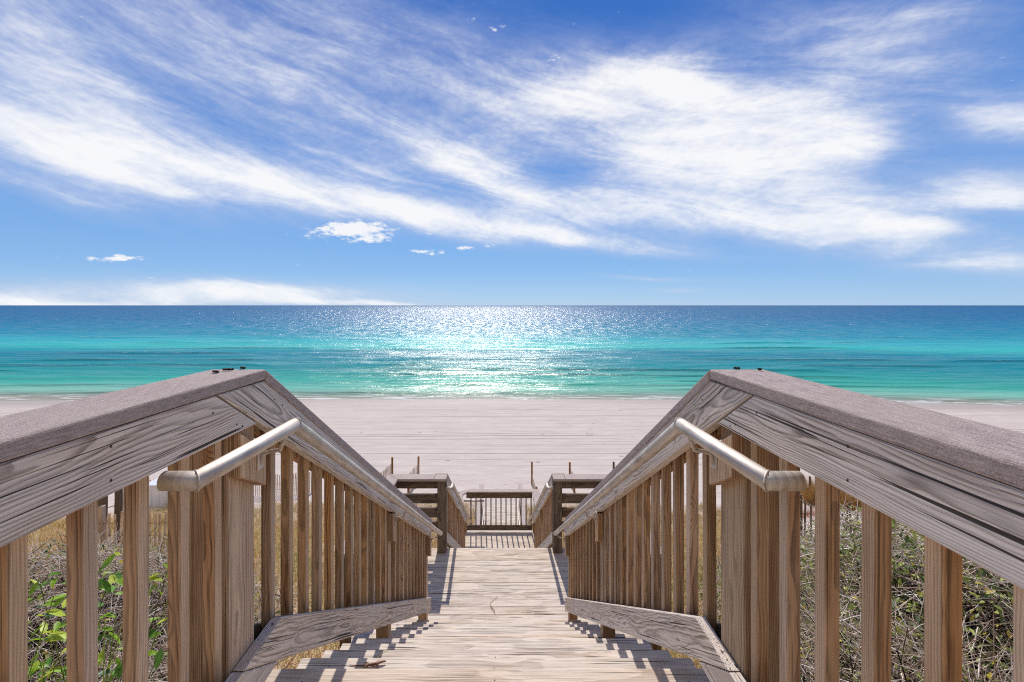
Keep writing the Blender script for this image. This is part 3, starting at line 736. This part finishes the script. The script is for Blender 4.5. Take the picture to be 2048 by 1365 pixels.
# =====================================================================  vegetation
def twigs(name, parent, n, sampler, length, radius, cols, seg=5, curl=.6, up=0.):
    """n curved three-sided twigs"""
    P0, D = sampler(n)
    L = rng.uniform(length[0], length[1], n); R = rng.uniform(radius[0], radius[1], n)
    D = D / np.linalg.norm(D, axis=1, keepdims=True)
    pts = [P0]; d = D.copy()
    bend = rng.normal(0, curl, (n, 3))
    for s in range(seg):
        d = d + bend * (1. / seg) + rng.normal(0, curl * .35, (n, 3)) * .6
        d[:, 2] += up / seg
        d = d / np.linalg.norm(d, axis=1, keepdims=True)
        pts.append(pts[-1] + d * (L / seg)[:, None])
    pts = np.stack(pts, 1)                                   # n,seg+1,3
    rr = R[:, None] * np.linspace(1, .45, seg + 1)[None, :]
    u = np.cross(D, rng.normal(0, 1, (n, 3))); u /= np.linalg.norm(u, axis=1, keepdims=True)
    w = np.cross(D, u)
    ring = []
    for k in range(3):
        a = 2 * math.pi * k / 3
        ring.append(pts + (u * math.cos(a) + w * math.sin(a))[:, None, :] * rr[:, :, None])
    V = np.stack(ring, 2).reshape(-1, 3)                     # n,(seg+1),3
    base = (np.arange(n) * (seg + 1) * 3)[:, None, None]
    i = (np.arange(seg) * 3)[None, :, None]
    k = np.arange(3)[None, None, :]; k2 = (k + 1) % 3
    Fq = np.stack([base + i + k, base + i + k2, base + i + 3 + k2, base + i + 3 + k], -1).reshape(-1, 4)
    ci = rng.choice(len(cols), n, p=[c[1] for c in cols])
    tint = np.array([c[0] for c in cols])[ci] * rng.uniform(.7, 1.2, (n, 1))
    tint = np.repeat(tint, (seg + 1) * 3, 0)
    me = mesh_np(name, V - np.array(root_loc(parent))[None, :], Fq, True, tint)
    o = link(name, me, M_TWIG, parent); o['kind'] = 'stuff'; return o, pts

def leaves(name, parent, P, size, cols, mat=M_LEAF, aspect=.5, tilt=.6, stuff=True):
    n = len(P)
    L = rng.uniform(size[0], size[1], n)
    az = rng.uniform(0, 2 * math.pi, n); el = rng.normal(.1, tilt, n)
    d = np.stack([np.cos(az) * np.cos(el), np.sin(az) * np.cos(el), np.sin(el)], 1)
    sd = np.cross(d, np.array([0, 0, 1.]) + rng.normal(0, .35, (n, 3))); sd /= np.linalg.norm(sd, axis=1, keepdims=True)
    nn = np.cross(sd, d)
    tmpl = [(0, 0, 0), (.28, .42, .06), (.62, .40, .08), (1, 0, -.06), (.62, -.40, .08), (.28, -.42, .06), (.5, 0, -.02)]
    V = np.stack([P + d * (L * a)[:, None] + sd * (L * b * aspect)[:, None] + nn * (L * c)[:, None] for a, b, c in tmpl], 1).reshape(-1, 3)
    b = (np.arange(n) * 7)[:, None]
    Fq = np.concatenate([b + np.array([[0, 1, 6, 5]]), b + np.array([[1, 2, 3, 6]]), b + np.array([[6, 3, 4, 5]])], 0)
    ci = rng.choice(len(cols), n, p=[c[1] for c in cols])
    tint = np.repeat(np.array([c[0] for c in cols])[ci] * rng.uniform(.75, 1.25, (n, 1)), 7, 0)
    me = mesh_np(name, V - np.array(root_loc(parent))[None, :], Fq, False, tint)
    o = link(name, me, mat, parent)
    if stuff: o['kind'] = 'stuff'
    return o

def ell_sampler(c, r, shell=.45, flat=.7):
    c = np.array(W(*c)); r = np.array(r)
    def f(n):
        q = rng.normal(0, 1, (n, 3)); q /= np.linalg.norm(q, axis=1, keepdims=True)
        q[:, 2] = np.abs(q[:, 2]) * np.where(rng.random(n) < .8, 1, -1)
        lump = 1 + .22 * (fbm(q[:, 0] * 2.6 + 5 + c[0], q[:, 1] * 2.6 + q[:, 2] * 2 + c[1], 3, 9) - .45) * 2
        s = (1 - shell * rng.random(n) ** 1.6) * lump
        p = c + q * r * s[:, None]
        d = np.cross(q, rng.normal(0, 1, (n, 3))) + q * .35
        d[:, 2] *= flat
        return p, d
    return f
TWC = [(srgb(226, 206, 188), .42), (srgb(190, 166, 146), .26), (srgb(120, 94, 76), .14), (srgb(244, 232, 220), .18)]
LFC = [(srgb(142, 154, 76), .42), (srgb(92, 112, 58), .24), (srgb(192, 202, 104), .24), (srgb(214, 196, 76), .1)]

def shrub(label, c, r, ntw, nlf, lsize=(.018, .035), cols=LFC, rad=(.0014, .003), stems=14):
    base = (c[0], c[1], gz(c[0], c[1]))
    S = thing('twiggy_shrub', label, 'shrub', base, 'twiggy dune shrubs beside the stairs')
    smp = ell_sampler(c, r)
    twigs('twigs', S, ntw, smp, (.14, .42), rad, TWC)
    # main limbs from the root up into the mass
    def limbs(n):
        p = np.tile(np.array(base), (n, 1)) + rng.normal(0, .12, (n, 3)) * np.array([1, 1, .1])
        d = rng.normal(0, .7, (n, 3)); d[:, 2] = np.abs(d[:, 2]) * .6 + .8
        return p, d
    H = base[2] - (EYE - c[2]) ; reach = abs(H) + max(r) * .6
    lo, _ = twigs('limbs', S, stems, limbs, (reach * .6, reach), (.008, .016), [(srgb(98, 78, 64), 1.)], 8, .5, .2)
    lo['kind'] = 'stuff'
    # inner tangle, shade among the twigs put into its darker colour
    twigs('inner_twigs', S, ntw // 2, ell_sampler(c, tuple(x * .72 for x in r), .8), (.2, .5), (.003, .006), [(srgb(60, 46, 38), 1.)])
    p, _ = ell_sampler(c, tuple(x * 1.03 for x in r), .3)(nlf)
    leaves('leaves', S, p, lsize, cols)
    return S
shrub('tangled twiggy shrub with small green leaves rising highest behind the right railing', (3.0, 2.35, 2.45), (1.45, 1.3, 1.10), 13000, 19000, (.026, .052), LFC, (.0018, .0036))
shrub('low twiggy shrub farther down the slope behind the right railing posts', (3.75, 4.35, 3.45), (1.5, 1.4, .95), 9500, 11000, (.026, .055), LFC, (.002, .004))
shrub('dry twiggy shrub just outside the right balusters near the stair head', (1.75, 1.9, 2.35), (.55, .7, .8), 5000, 4200, (.02, .036), LFC, (.0016, .0032))
shrub('bare pale twiggy thicket behind the left railing', (-3.2, 3.05, 2.85), (1.5, 1.25, .98), 14000, 4200, (.025, .06), LFC, (.0018, .0036))
shrub('small dry twiggy shrub close behind the left posts', (-1.85, 2.05, 2.6), (.6, .8, .72), 6000, 420, (.025, .05), LFC, (.0016, .0032))

def broad(label, c, n, size, spread, name='leafy_vine'):
    S = thing(name, label, 'plant', (c[0], c[1], gz(c[0], c[1])))
    cc = np.array(W(*c))
    def smp(k):
        p = np.tile(np.array(S.location), (k, 1)) + rng.normal(0, .1, (k, 3)) * np.array([1, 1, .2])
        d = (cc + rng.normal(0, spread, (k, 3))) - p
        return p, d
    Hh = float(np.linalg.norm(cc - np.array(S.location)))
    o, pts = twigs('stems', S, 14, smp, (Hh * .8, Hh * 1.15), (.003, .005), [(srgb(104, 112, 52), 1.)], 8, .25)
    tips = pts[:, 4:, :].reshape(-1, 3)
    P = tips[rng.integers(0, len(tips), n)] + rng.normal(0, .05, (n, 3))
    leaves('leaves', S, P, size, [(srgb(150, 190, 44), .4), (srgb(104, 150, 48), .25), (srgb(196, 212, 70), .25), (srgb(84, 116, 70), .1)], M_LEAF, .42, .5)
    return S
broad('bright green broad-leaved vine behind the two leftmost balusters', (-1.95, 1.85, 1.22), 560, (.05, .10), .25)
broad('single trailing vine with yellow-green leaves in the right shrub', (1.98, 2.1, 1.5), 22, (.045, .08), .22)

# long-bladed clump at lower left
def blade_clump(label, X, d, n, length, cols, width=.012, name='grass_clump'):
    z = gz(X, d)
    S = thing(name, label, 'plant', (X, d, z))
    base = np.array([X, d, z]) + rng.normal(0, .1, (n, 3)) * np.array([1, 1, .0])
    me = blades(base, rng.uniform(length[0], length[1], n), width, .55, cols, np.array(S.location))
    o = link('blades', me, M_BLADE, S); o['kind'] = 'stuff'
    return S
def blades(B, L, width, lean, cols, off=np.zeros(3), segs=3):
    n = len(B)
    az = rng.uniform(0, 2 * math.pi, n); ln = np.abs(rng.normal(lean * .6, lean * .6, n))
    hd = np.stack([np.cos(az), np.sin(az), np.zeros(n)], 1)
    sd = np.stack([-np.sin(az + rng.normal(0, .8, n)), np.cos(az), np.zeros(n)], 1)
    rows = []
    for s in range(segs + 1):
        t = s / segs
        p = B + hd * (L * ln * t * t)[:, None] + np.array([0, 0, 1.]) * (L * (t - .35 * ln * t * t))[:, None]
        w = width * (1 - .8 * t) * rng.uniform(.7, 1.2, n) * .5
        rows.append(p - sd * w[:, None]); rows.append(p + sd * w[:, None])
    V = np.stack(rows, 1).reshape(-1, 3) - off
    b = (np.arange(n) * (segs + 1) * 2)[:, None]
    Fq = np.concatenate([b + np.array([[2 * s, 2 * s + 1, 2 * s + 3, 2 * s + 2]]) for s in range(segs)], 0)
    ci = rng.choice(len(cols), n, p=[c[1] for c in cols])
    tint = np.repeat(np.array([c[0] for c in cols])[ci] * rng.uniform(.7, 1.25, (n, 1)), (segs + 1) * 2, 0)
    return mesh_np('blades', V, Fq, False, tint)
blade_clump('long-bladed green plant at the foot of the leftmost balusters', -1.58, 1.5, 110, (1.1, 1.75), [(srgb(110, 130, 50), .6), (srgb(170, 160, 80), .4)], .016)

# dune grass
GC = [(srgb(214, 184, 118), .34), (srgb(234, 212, 158), .28), (srgb(176, 128, 84), .12), (srgb(156, 164, 78), .16), (srgb(206, 142, 100), .10)]
GG = [(srgb(124, 150, 64), .55), (srgb(176, 184, 92), .25), (srgb(220, 186, 116), .2)]
def scatter(n, x0, x1, d0, d1, thr, seed, sc=.9):
    out = []
    tot = 0
    while tot < n:
        X = rng.uniform(x0, x1, 4 * n); d = rng.uniform(d0, d1, 4 * n)
        k = fbm(X * sc + seed, d * sc, 3, seed) + rng.normal(0, .05, 4 * n) > thr
        inside = (np.abs(X) < 1.02) & (d < 19.5)
        k &= ~inside
        # keep inside the camera's useful wedge
        k &= np.abs(X) < d * 1.25 + 1
        p = np.stack([X[k], d[k]], 1); out.append(p); tot += len(p)
        if len(out) > 30: break
    return np.concatenate(out)[:n]
def grass(name, label_kind, pts, L, width, lean, cols):
    B = np.stack([pts[:, 0], pts[:, 1], EYE - ground_h(pts[:, 0], pts[:, 1])], 1)
    n = len(B)
    me = blades(B, rng.uniform(L[0], L[1], n), width, lean, cols)
    me.name = name
    o = link(name, me, M_BLADE); o['kind'] = 'stuff'
    o['label'] = label_kind; o['category'] = 'grass'
    return o
pl = np.concatenate([scatter(70000, -15, -1.05, 4.2, 20.5, .30, 5), (lambda q: q[q[:, 0] < q[:, 1] * .52 + .6])(scatter(64000, 1.05, 10.5, 4.2, 20.2, .30, 6))])
grass('dune_grass', 'dry golden dune grass on the slopes beside the stairs', pl, (.12, .36), .012, .9, GC)
pg = np.concatenate([scatter(9000, -9, -1.05, 4.2, 14, .55, 15, .6), (lambda q: q[q[:, 0] < q[:, 1] * .52 + .4])(scatter(8000, 1.05, 7.5, 4.2, 14, .54, 16, .7)), scatter(900, 5.5, 9, 8.5, 13, .58, 18, .7)])
grass('green_grass', 'green creeping plants growing through the dry dune grass', pg, (.06, .2), .014, 1.1, GG)

def tussock(label, X, d, r, n, length, cols):
    S = thing('grass_tussock', label, 'grass clump', (X, d, gz(X, d)), 'brown grass tussocks on the sand')
    q = rng.normal(0, 1, (n, 2)); q = q / np.linalg.norm(q, axis=1, keepdims=True) * (r * np.sqrt(rng.random(n)))[:, None]
    sub = rng.normal(0, .5, (11, 2)) * r; pick = rng.integers(0, 11, n); szs = rng.uniform(.12, .42, 11)
    q = q * szs[pick][:, None] + sub[pick]
    PX = X + q[:, 0]; PY = d + q[:, 1] * .7
    B = np.stack([PX, PY, EYE - ground_h(PX, PY)], 1)
    me = blades(B, rng.uniform(length[0], length[1], n), .012, .8, cols, np.array(S.location))
    o = link('blades', me, M_BLADE, S); o['kind'] = 'stuff'
TG = [(srgb(176, 130, 66), .5), (srgb(204, 164, 96), .3), (srgb(128, 88, 50), .2)]
tussock('large golden grass tussock on sand seen under the right fascia', 16.2, 20.0, 1.9, 5200, (.45, 1.05), TG)
tussock('thin reddish grass strip on pale sand right of the handrail end', 12.6, 18.3, 1.3, 900, (.15, .4), [(srgb(168, 104, 62), .6), (srgb(190, 140, 84), .4)])
tussock('small bright green tuft on sand beside the dark broken fence', 6.9, 10.2, .35, 800, (.1, .25), [(srgb(116, 150, 50), .7), (srgb(160, 170, 80), .3)])
tussock('round grassy hummock behind the left handrail end', -12.3, 16.8, 1.8, 4200, (.2, .55), GC)

# =====================================================================  little things
def lizard():
    # body: spine chain with radii, four bent legs, one continuous skinned surface
    h = 1.358 + RISE * 2
    def p(x, y, z): return Vector((x, y, z))
    O = Vector(W(-.60, 2.085, h))
    o_pts = [((-.118, .004, .004), .0016), ((-.085, .0, .004), .0022), ((-.055, -.002, .005), .0032), ((-.034, -.003, .0075), .0052), ((-.018, -.001, .009), .0074),
             ((.0, .003, .0095), .0082), ((.016, .008, .010), .0070), ((.026, .011, .0115), .0052), ((.034, .013, .0125), .0062), ((.044, .016, .0118), .0046), ((.054, .019, .0105), .0024)]
    verts = [a for a, _ in o_pts]; rad = [b for _, b in o_pts]
    edges = [(i, i + 1) for i in range(len(o_pts) - 1)]
    def leg(root, pts, rs):
        prev = root
        for q, r_ in zip(pts, rs):
            verts.append(q); rad.append(r_); edges.append((prev, len(verts) - 1)); prev = len(verts) - 1
    leg(3, [(-.036, -.014, .010), (-.047, -.022, .0035), (-.056, -.024, .002)], [.0034, .0024, .0016])
    leg(3, [(-.030, .010, .010), (-.040, .018, .0035), (-.050, .021, .002)], [.0034, .0024, .0016])
    leg(6, [(.018, -.006, .009), (.024, -.014, .004), (.030, -.018, .002)], [.0028, .0020, .0014])
    leg(6, [(.012, .020, .009), (.016, .027, .004), (.022, .031, .002)], [.0028, .0020, .0014])
    me = bpy.data.meshes.new('lizard'); me.from_pydata(verts, edges, []); me.update()
    ob = bpy.data.objects.new('lizard', me); COL.objects.link(ob); ob.location = O
    sk = ob.modifiers.new('skin', 'SKIN'); sk.use_smooth_shade = True
    for i, d in enumerate(me.skin_vertices[0].data): d.radius = (rad[i], rad[i] * .85); d.use_root = (i == 5)
    ob.modifiers.new('sub', 'SUBSURF').levels = 2; ob.modifiers['sub'].render_levels = 2
    m, g, out = new_mat('brown_lizard_skin')
    tc = g.node('ShaderNodeTexCoord').outputs['Object']
    x, y, z = g.xyz(tc)
    n = g.noise(tc, 320, 3, .6); n2 = g.noise(tc, 900, 1, .5)
    c = g.ramp(n, [(.35, srgb(66, 36, 22)), (.55, srgb(122, 74, 44)), (.75, srgb(176, 122, 78))])
    c = g.mix(g.sm(z, .014, .018), c, srgb(190, 142, 98))
    principled(g, out, c, .5, g.bump(n2, .4, .0006), 0, .4)
    me.materials.append(m)
    tag(ob, 'brown lizard with long tail basking on a stair tread, left side', 'lizard')
    ev = bpy.data.meshes.new('eye')
    bm = bmesh.new()
    for s in (-1, 1):
        mt = __import__('mathutils').Matrix.Translation((.0385 - s * .0016, .0143 + s * .0048, .0145))
        bmesh.ops.create_uvsphere(bm, u_segments=8, v_segments=6, radius=.0013, matrix=mt)
    bm.to_mesh(ev); bm.free()
    link('eyes', ev, M_SCRAP, ob)
lizard()

def scrap(label, X, d, h, w, seed):
    r_ = random.Random(seed)
    bm = bmesh.new(); n = 9; top = []
    for i in range(n):
        t = i / (n - 1) - .5
        z = .004 + .006 * abs(math.sin(i * 1.9 + seed))
        wv = .006 * (1 - (2 * t) ** 2) + .0012 + r_.uniform(0, .002)
        top.append((bm.verts.new((t * w, -wv, z)), bm.verts.new((t * w, wv, z * .7 + .002)), bm.verts.new((t * w, 0, z * .2))))
    for a, b in zip(top[:-1], top[1:]):
        for k in range(3): bm.faces.new((a[k], b[k], b[(k + 1) % 3], a[(k + 1) % 3]))
    bm.faces.new(top[0]); bm.faces.new(top[-1][::-1])
    me = bpy.data.meshes.new('leaf_scrap'); bm.to_mesh(me); bm.free()
    o = link('leaf_scrap', me, M_SCRAP, None, W(X, d, h)); o.rotation_euler[2] = r_.uniform(-.5, .5)
    tag(o, label, 'leaf scrap', 'dark dried scraps lying on the caps')
scrap('black curled scrap on the left cap, larger one toward the viewer', -.905, 1.395, .217, .028, 1)
scrap('black curled scrap on the left cap, slimmer one behind the larger', -.90, 1.45, .217, .034, 2)
scrap('small dark tuft standing at the end of the left cap', -.87, 1.482, .217, .02, 3)
scrap('small dark tuft standing at the end of the right cap', .80, 1.48, .217, .02, 4)
scrap('tiny dark speck on the outer end of the right cap', .86, 1.45, .217, .012, 5)

nd = thing('pine_needles', 'forked dry pine needles lying on the middle landing boards', 'needles', W(-.3, 5.1, 3.525))
tube('needle', nd, M_NEEDLE, [W(-.06, 5.04, 3.521), W(-.11, 5.14, 3.520), W(-.12, 5.17, 3.522), W(-.03, 5.30, 3.516)], .0022, 5)
tube('needle', nd, M_NEEDLE, [W(-.12, 5.17, 3.521), W(-.09, 5.06, 3.52), W(-.05, 4.99, 3.519)], .002, 5)

# =====================================================================  light and sky
SUN_AZ, SUN_EL = math.radians(-3.5), math.radians(43)
sl = bpy.data.lights.new('sun', 'SUN'); sl.energy = 3.0; sl.angle = math.radians(.53); sl.color = (1., .955, .90)
so = bpy.data.objects.new('sun', sl); COL.objects.link(so)
dv = Vector((math.sin(SUN_AZ) * math.cos(SUN_EL), math.cos(SUN_AZ) * math.cos(SUN_EL), math.sin(SUN_EL)))
so.rotation_euler = (-dv).to_track_quat('-Z', 'Y').to_euler(); so.location = (0, 0, 40)

def build_world():
    w = bpy.data.worlds.new('World'); SC.world = w; w.use_nodes = True
    nt = w.node_tree; nt.nodes.clear(); g = G(nt)
    out = g.node('ShaderNodeOutputWorld'); bg = g.node('ShaderNodeBackground')
    sky = g.node('ShaderNodeTexSky', sky_type='NISHITA'); sky.sun_disc = False
    sky.sun_elevation = SUN_EL; sky.sun_rotation = SUN_AZ
    sky.air_density = 1.0; sky.dust_density = 0.0; sky.ozone_density = 3.0; sky.altitude = 0
    D = g.node('ShaderNodeTexCoord').outputs['Generated']
    x, y, z = g.xyz(g.v('NORMALIZE', D))
    az = g.mul(g.m('ARCTAN2', x, y), 57.29578)         # degrees right of the sea's normal
    el = g.mul(g.m('ARCSINE', z), 57.29578)
    hs = g.node('ShaderNodeHueSaturation'); g.put(hs.inputs['Color'], sky.outputs[0])
    g.put(hs.inputs['Saturation'], SKY_SAT); g.put(hs.inputs['Value'], SKY_VAL)
    grad = g.ramp(g.lin(el, 0., 60.), [(0., SKY_GRAD[0]), (.07, SKY_GRAD[1]), (.25, SKY_GRAD[2]), (.5, SKY_GRAD[3]), (1., SKY_GRAD[4])])
    grad = g.v('SCALE', grad); grad.node.inputs['Scale'].default_value = 1. / (SKY_STR * 2 ** EXPO)
    skc = g.mix(.88, hs.outputs[0], grad)
    # feathered cirrus: domain-warped noise in azimuth / elevation
    A = g.comb(az, el, 0.)
    wv = g.v('SUBTRACT', g.noise(g.v('MULTIPLY', A, (.035, .08, 0)), 1, 3, .55, 0, 1), (.5, .5, .5))
    B = g.v('ADD', A, g.v('MULTIPLY', wv, (6, 4, 0)))
    ca, sa = math.cos(math.radians(-14)), math.sin(math.radians(-14))
    bx_, by_, _ = g.xyz(B)
    u = g.add(g.mul(bx_, ca), g.mul(by_, sa)); v = g.sub(g.mul(by_, ca), g.mul(bx_, sa))
    fib = g.noise(g.comb(g.mul(u, .05), g.mul(v, .30), 1.7), 1, 7, .62, .4)      # long fibres
    puff = g.noise(g.v('MULTIPLY', B, (.10, .22, 1)), 1, 7, .60)                   # rounder tufts
    edge = g.noise(g.v('MULTIPLY', B, (.9, 1.9, 1)), 1, 4, .62)
    dens = None
    def blob(azc, elc, a, b, rot, amp, pw=1.):
        nonlocal dens
        c, s_ = math.cos(math.radians(rot)), math.sin(math.radians(rot))
        dx = g.sub(bx_, azc); dy = g.sub(by_, elc)
        p = g.div(g.add(g.mul(dx, c), g.mul(dy, s_)), a); q = g.div(g.sub(g.mul(dy, c), g.mul(dx, s_)), b)
        r2 = g.add(g.mul(p, p), g.mul(q, q))
        k = g.mul(g.m('POWER', 2.718, g.mul(r2, -1.)), amp)
        dens = k if dens is None else g.add(dens, k)
    F_ = 876.
    def px(x_, y_):
        dx = x_ - 1000; dy = 611 - y_
        return math.degrees(math.atan2(dx, F_)), math.degrees(math.atan2(dy, math.hypot(F_, dx)))
    def seg(x0, y0, x1, y1, width, amp):       # soft streak between two sky directions
        a0 = px(x0, y0); a1 = px(x1, y1)
        cx, cy = (a0[0] + a1[0]) / 2, (a0[1] + a1[1]) / 2
        dx, dy = a1[0] - a0[0], a1[1] - a0[1]
        blob(cx, cy, math.hypot(dx, dy) / 2, width, math.degrees(math.atan2(dy, dx)), amp)
    for s_ in SKY_SEGS: seg(*s_)
    # density -> cover
    dens = g.mul(g.sub(1., g.m('POWER', 2.718, g.mul(dens, -1.15))), 1.38)
    tex = g.add(g.mul(g.sub(fib, .5), 1.9), g.add(g.mul(g.sub(puff, .5), 1.1), g.mul(g.sub(edge, .5), .45)))
    cov = g.add(dens, g.mul(tex, g.m('MINIMUM', g.add(g.mul(dens, 1.3), .12), .8)))
    cov = g.m('POWER', g.lin(cov, .0, 1.24), 1.35, clamp=True)
    # thin blue-violet veil to the upper left, crisp small cumulus low down
    dens = None
    for s_ in SMALL_SEGS: seg(*s_)
    cov2 = g.sm(g.add(dens, g.mul(g.sub(g.noise(g.v('MULTIPLY', A, (.7, 1.5, 1)), 1, 6, .65), .5), 2.0)), .30, .75)
    low = g.sm(el, 0., .4)
    cc = g.mix(g.sm(cov, .2, .85), CL_THIN, CL_WHITE)
    col = g.mix(g.m('MULTIPLY', cov, .97, clamp=True), skc, cc)
    col = g.mix(g.m('MULTIPLY', cov2, .92, clamp=True), col, CL_WHITE)
    # unseen bright cloud added over and behind the viewer as fill light
    backn = g.noise(g.v('MULTIPLY', D, (2.2, 2.2, 3.)), 1, 5, .6)
    back = g.mul(g.sm(g.add(y, g.mul(g.sub(backn, .5), .9)), .15, -.55), g.sm(z, -.05, .05))
    col = g.mix(g.m('MULTIPLY', back, .92, clamp=True), col, CL_BACK_FILL)
    g.put(bg.inputs['Color'], col); g.put(bg.inputs['Strength'], SKY_STR)
    nt.links.new(bg.outputs[0], out.inputs[0])
SKY_STR = .12; SKY_SAT = 1.15; SKY_VAL = 1.0
EXPO = .35
SKY_GRAD = [srgb(146, 190, 234), srgb(122, 171, 228), srgb(98, 149, 219), srgb(52, 107, 193), srgb(36, 84, 168)]
_u = 1. / (SKY_STR * 2 ** EXPO)
CL_THIN = tuple(c * _u for c in srgb(206, 212, 234)); CL_WHITE = tuple(c * _u for c in srgb(250, 250, 252)); CL_BACK_FILL = tuple(.58 * c * _u for c in (1., .96, .90))
SKY_SEGS = [
    # x0,y0,x1,y1 (sky directions as seen through a 15 mm lens), half width in degrees, amount
    # long bright band falling from the left to the middle
    (-250, 150, 560, 380, 4.6, .44), (150, 295, 760, 415, 2.3, 1.3), (560, 385, 1080, 470, 1.6, 1.1), (-200, 215, 330, 300, 4.0, .32), (620, 330, 900, 430, 3.2, .36),
    (880, 440, 1420, 502, 1.1, .62), (20, 340, 420, 395, 2.2, .34),
    # blue-violet veil over the upper left
    (-300, 30, 480, 50, 9, .50), (200, 70, 820, 230, 7.5, .40), (480, 10, 1000, 150, 6., .36), (600, 200, 1000, 300, 3.6, .34), (-100, 150, 300, 120, 4., .3),
    # large cloud right of the middle
    (1180, 150, 1440, 165, 2.6, .8), (1150, 190, 1640, 335, 5.4, 1.5), (1200, 320, 1640, 365, 3.4, .62), (860, 190, 1260, 240, 4.2, .58), (1050, 170, 1300, 170, 2.4, .4),
    (1500, 220, 1760, 300, 3.2, .38),
    # lobe below it and the feathered streaks to the right
    (780, 300, 1060, 325, 2.2, 1.0), (890, 345, 1160, 430, 2.6, 1.0), (1080, 410, 1750, 430, 2.2, .74), (1440, 430, 2160, 526, 1.9, .85), (1180, 390, 1450, 400, 2.2, .34),
    (1560, 380, 1760, 412, 1.5, .5), (1820, 385, 2160, 385, 1.6, .95), (1930, 240, 2180, 228, 1.9, .85), (1480, 50, 1990, 160, 4.6, .52), (1640, 110, 2050, 60, 4.6, .30),
    (1640, 280, 1780, 300, 2.0, .72), (1790, 462, 1940, 462, .7, .8), (1850, 530, 2140, 536, .9, .6),
    # low bank on the horizon at left, faint wisps right
    (-120, 590, 720, 588, 1.1, 1.1), (240, 570, 620, 574, .9, .7), (-100, 607, 330, 608, .4, 1.2), (560, 603, 900, 608, .45, .95),
    (1220, 552, 1420, 560, .35, .5), (1300, 580, 1420, 580, .3, .4),
]
SMALL_SEGS = [
    (625, 468, 785, 466, .9, .75), (650, 458, 760, 460, .8, .3), (700, 486, 790, 482, .45, .5), (815, 501, 885, 503, .4, .62), (900, 494, 938, 492, .3, .6), (962, 489, 994, 489, .28, .68), (836, 468, 862, 470, .25, .5),
    (165, 518, 290, 514, .35, .6), (225, 508, 262, 510, .4, .45), (925, 44, 950, 46, .5, .5), (968, 62, 1014, 58, .55, .42), (1078, 116, 1120, 118, .6, .42), (268, 554, 360, 556, .22, .35),
]
build_world()

DENOISE = False
# =====================================================================  camera and render
cd = bpy.data.cameras.new('camera'); cd.sensor_width = 36.; cd.lens = 876 / 2048 * 36
cd.shift_x = 24 / 2048; cd.shift_y = -71.5 / 2048
cd.clip_start = .05; cd.clip_end = 200000
co = bpy.data.objects.new('camera', cd); COL.objects.link(co)
co.location = (0, 0, EYE); co.rotation_euler = (math.radians(90), 0, 0)
SC.camera = co
SC.view_settings.view_transform = 'Standard'; SC.view_settings.look = 'None'
SC.view_settings.exposure = EXPO; SC.view_settings.gamma = 1
SC.cycles.use_denoising = DENOISE
SC.cycles.filter_width = 1.1
SC.cycles.max_bounces = 8; SC.cycles.diffuse_bounces = 4; SC.cycles.transparent_max_bounces = 8
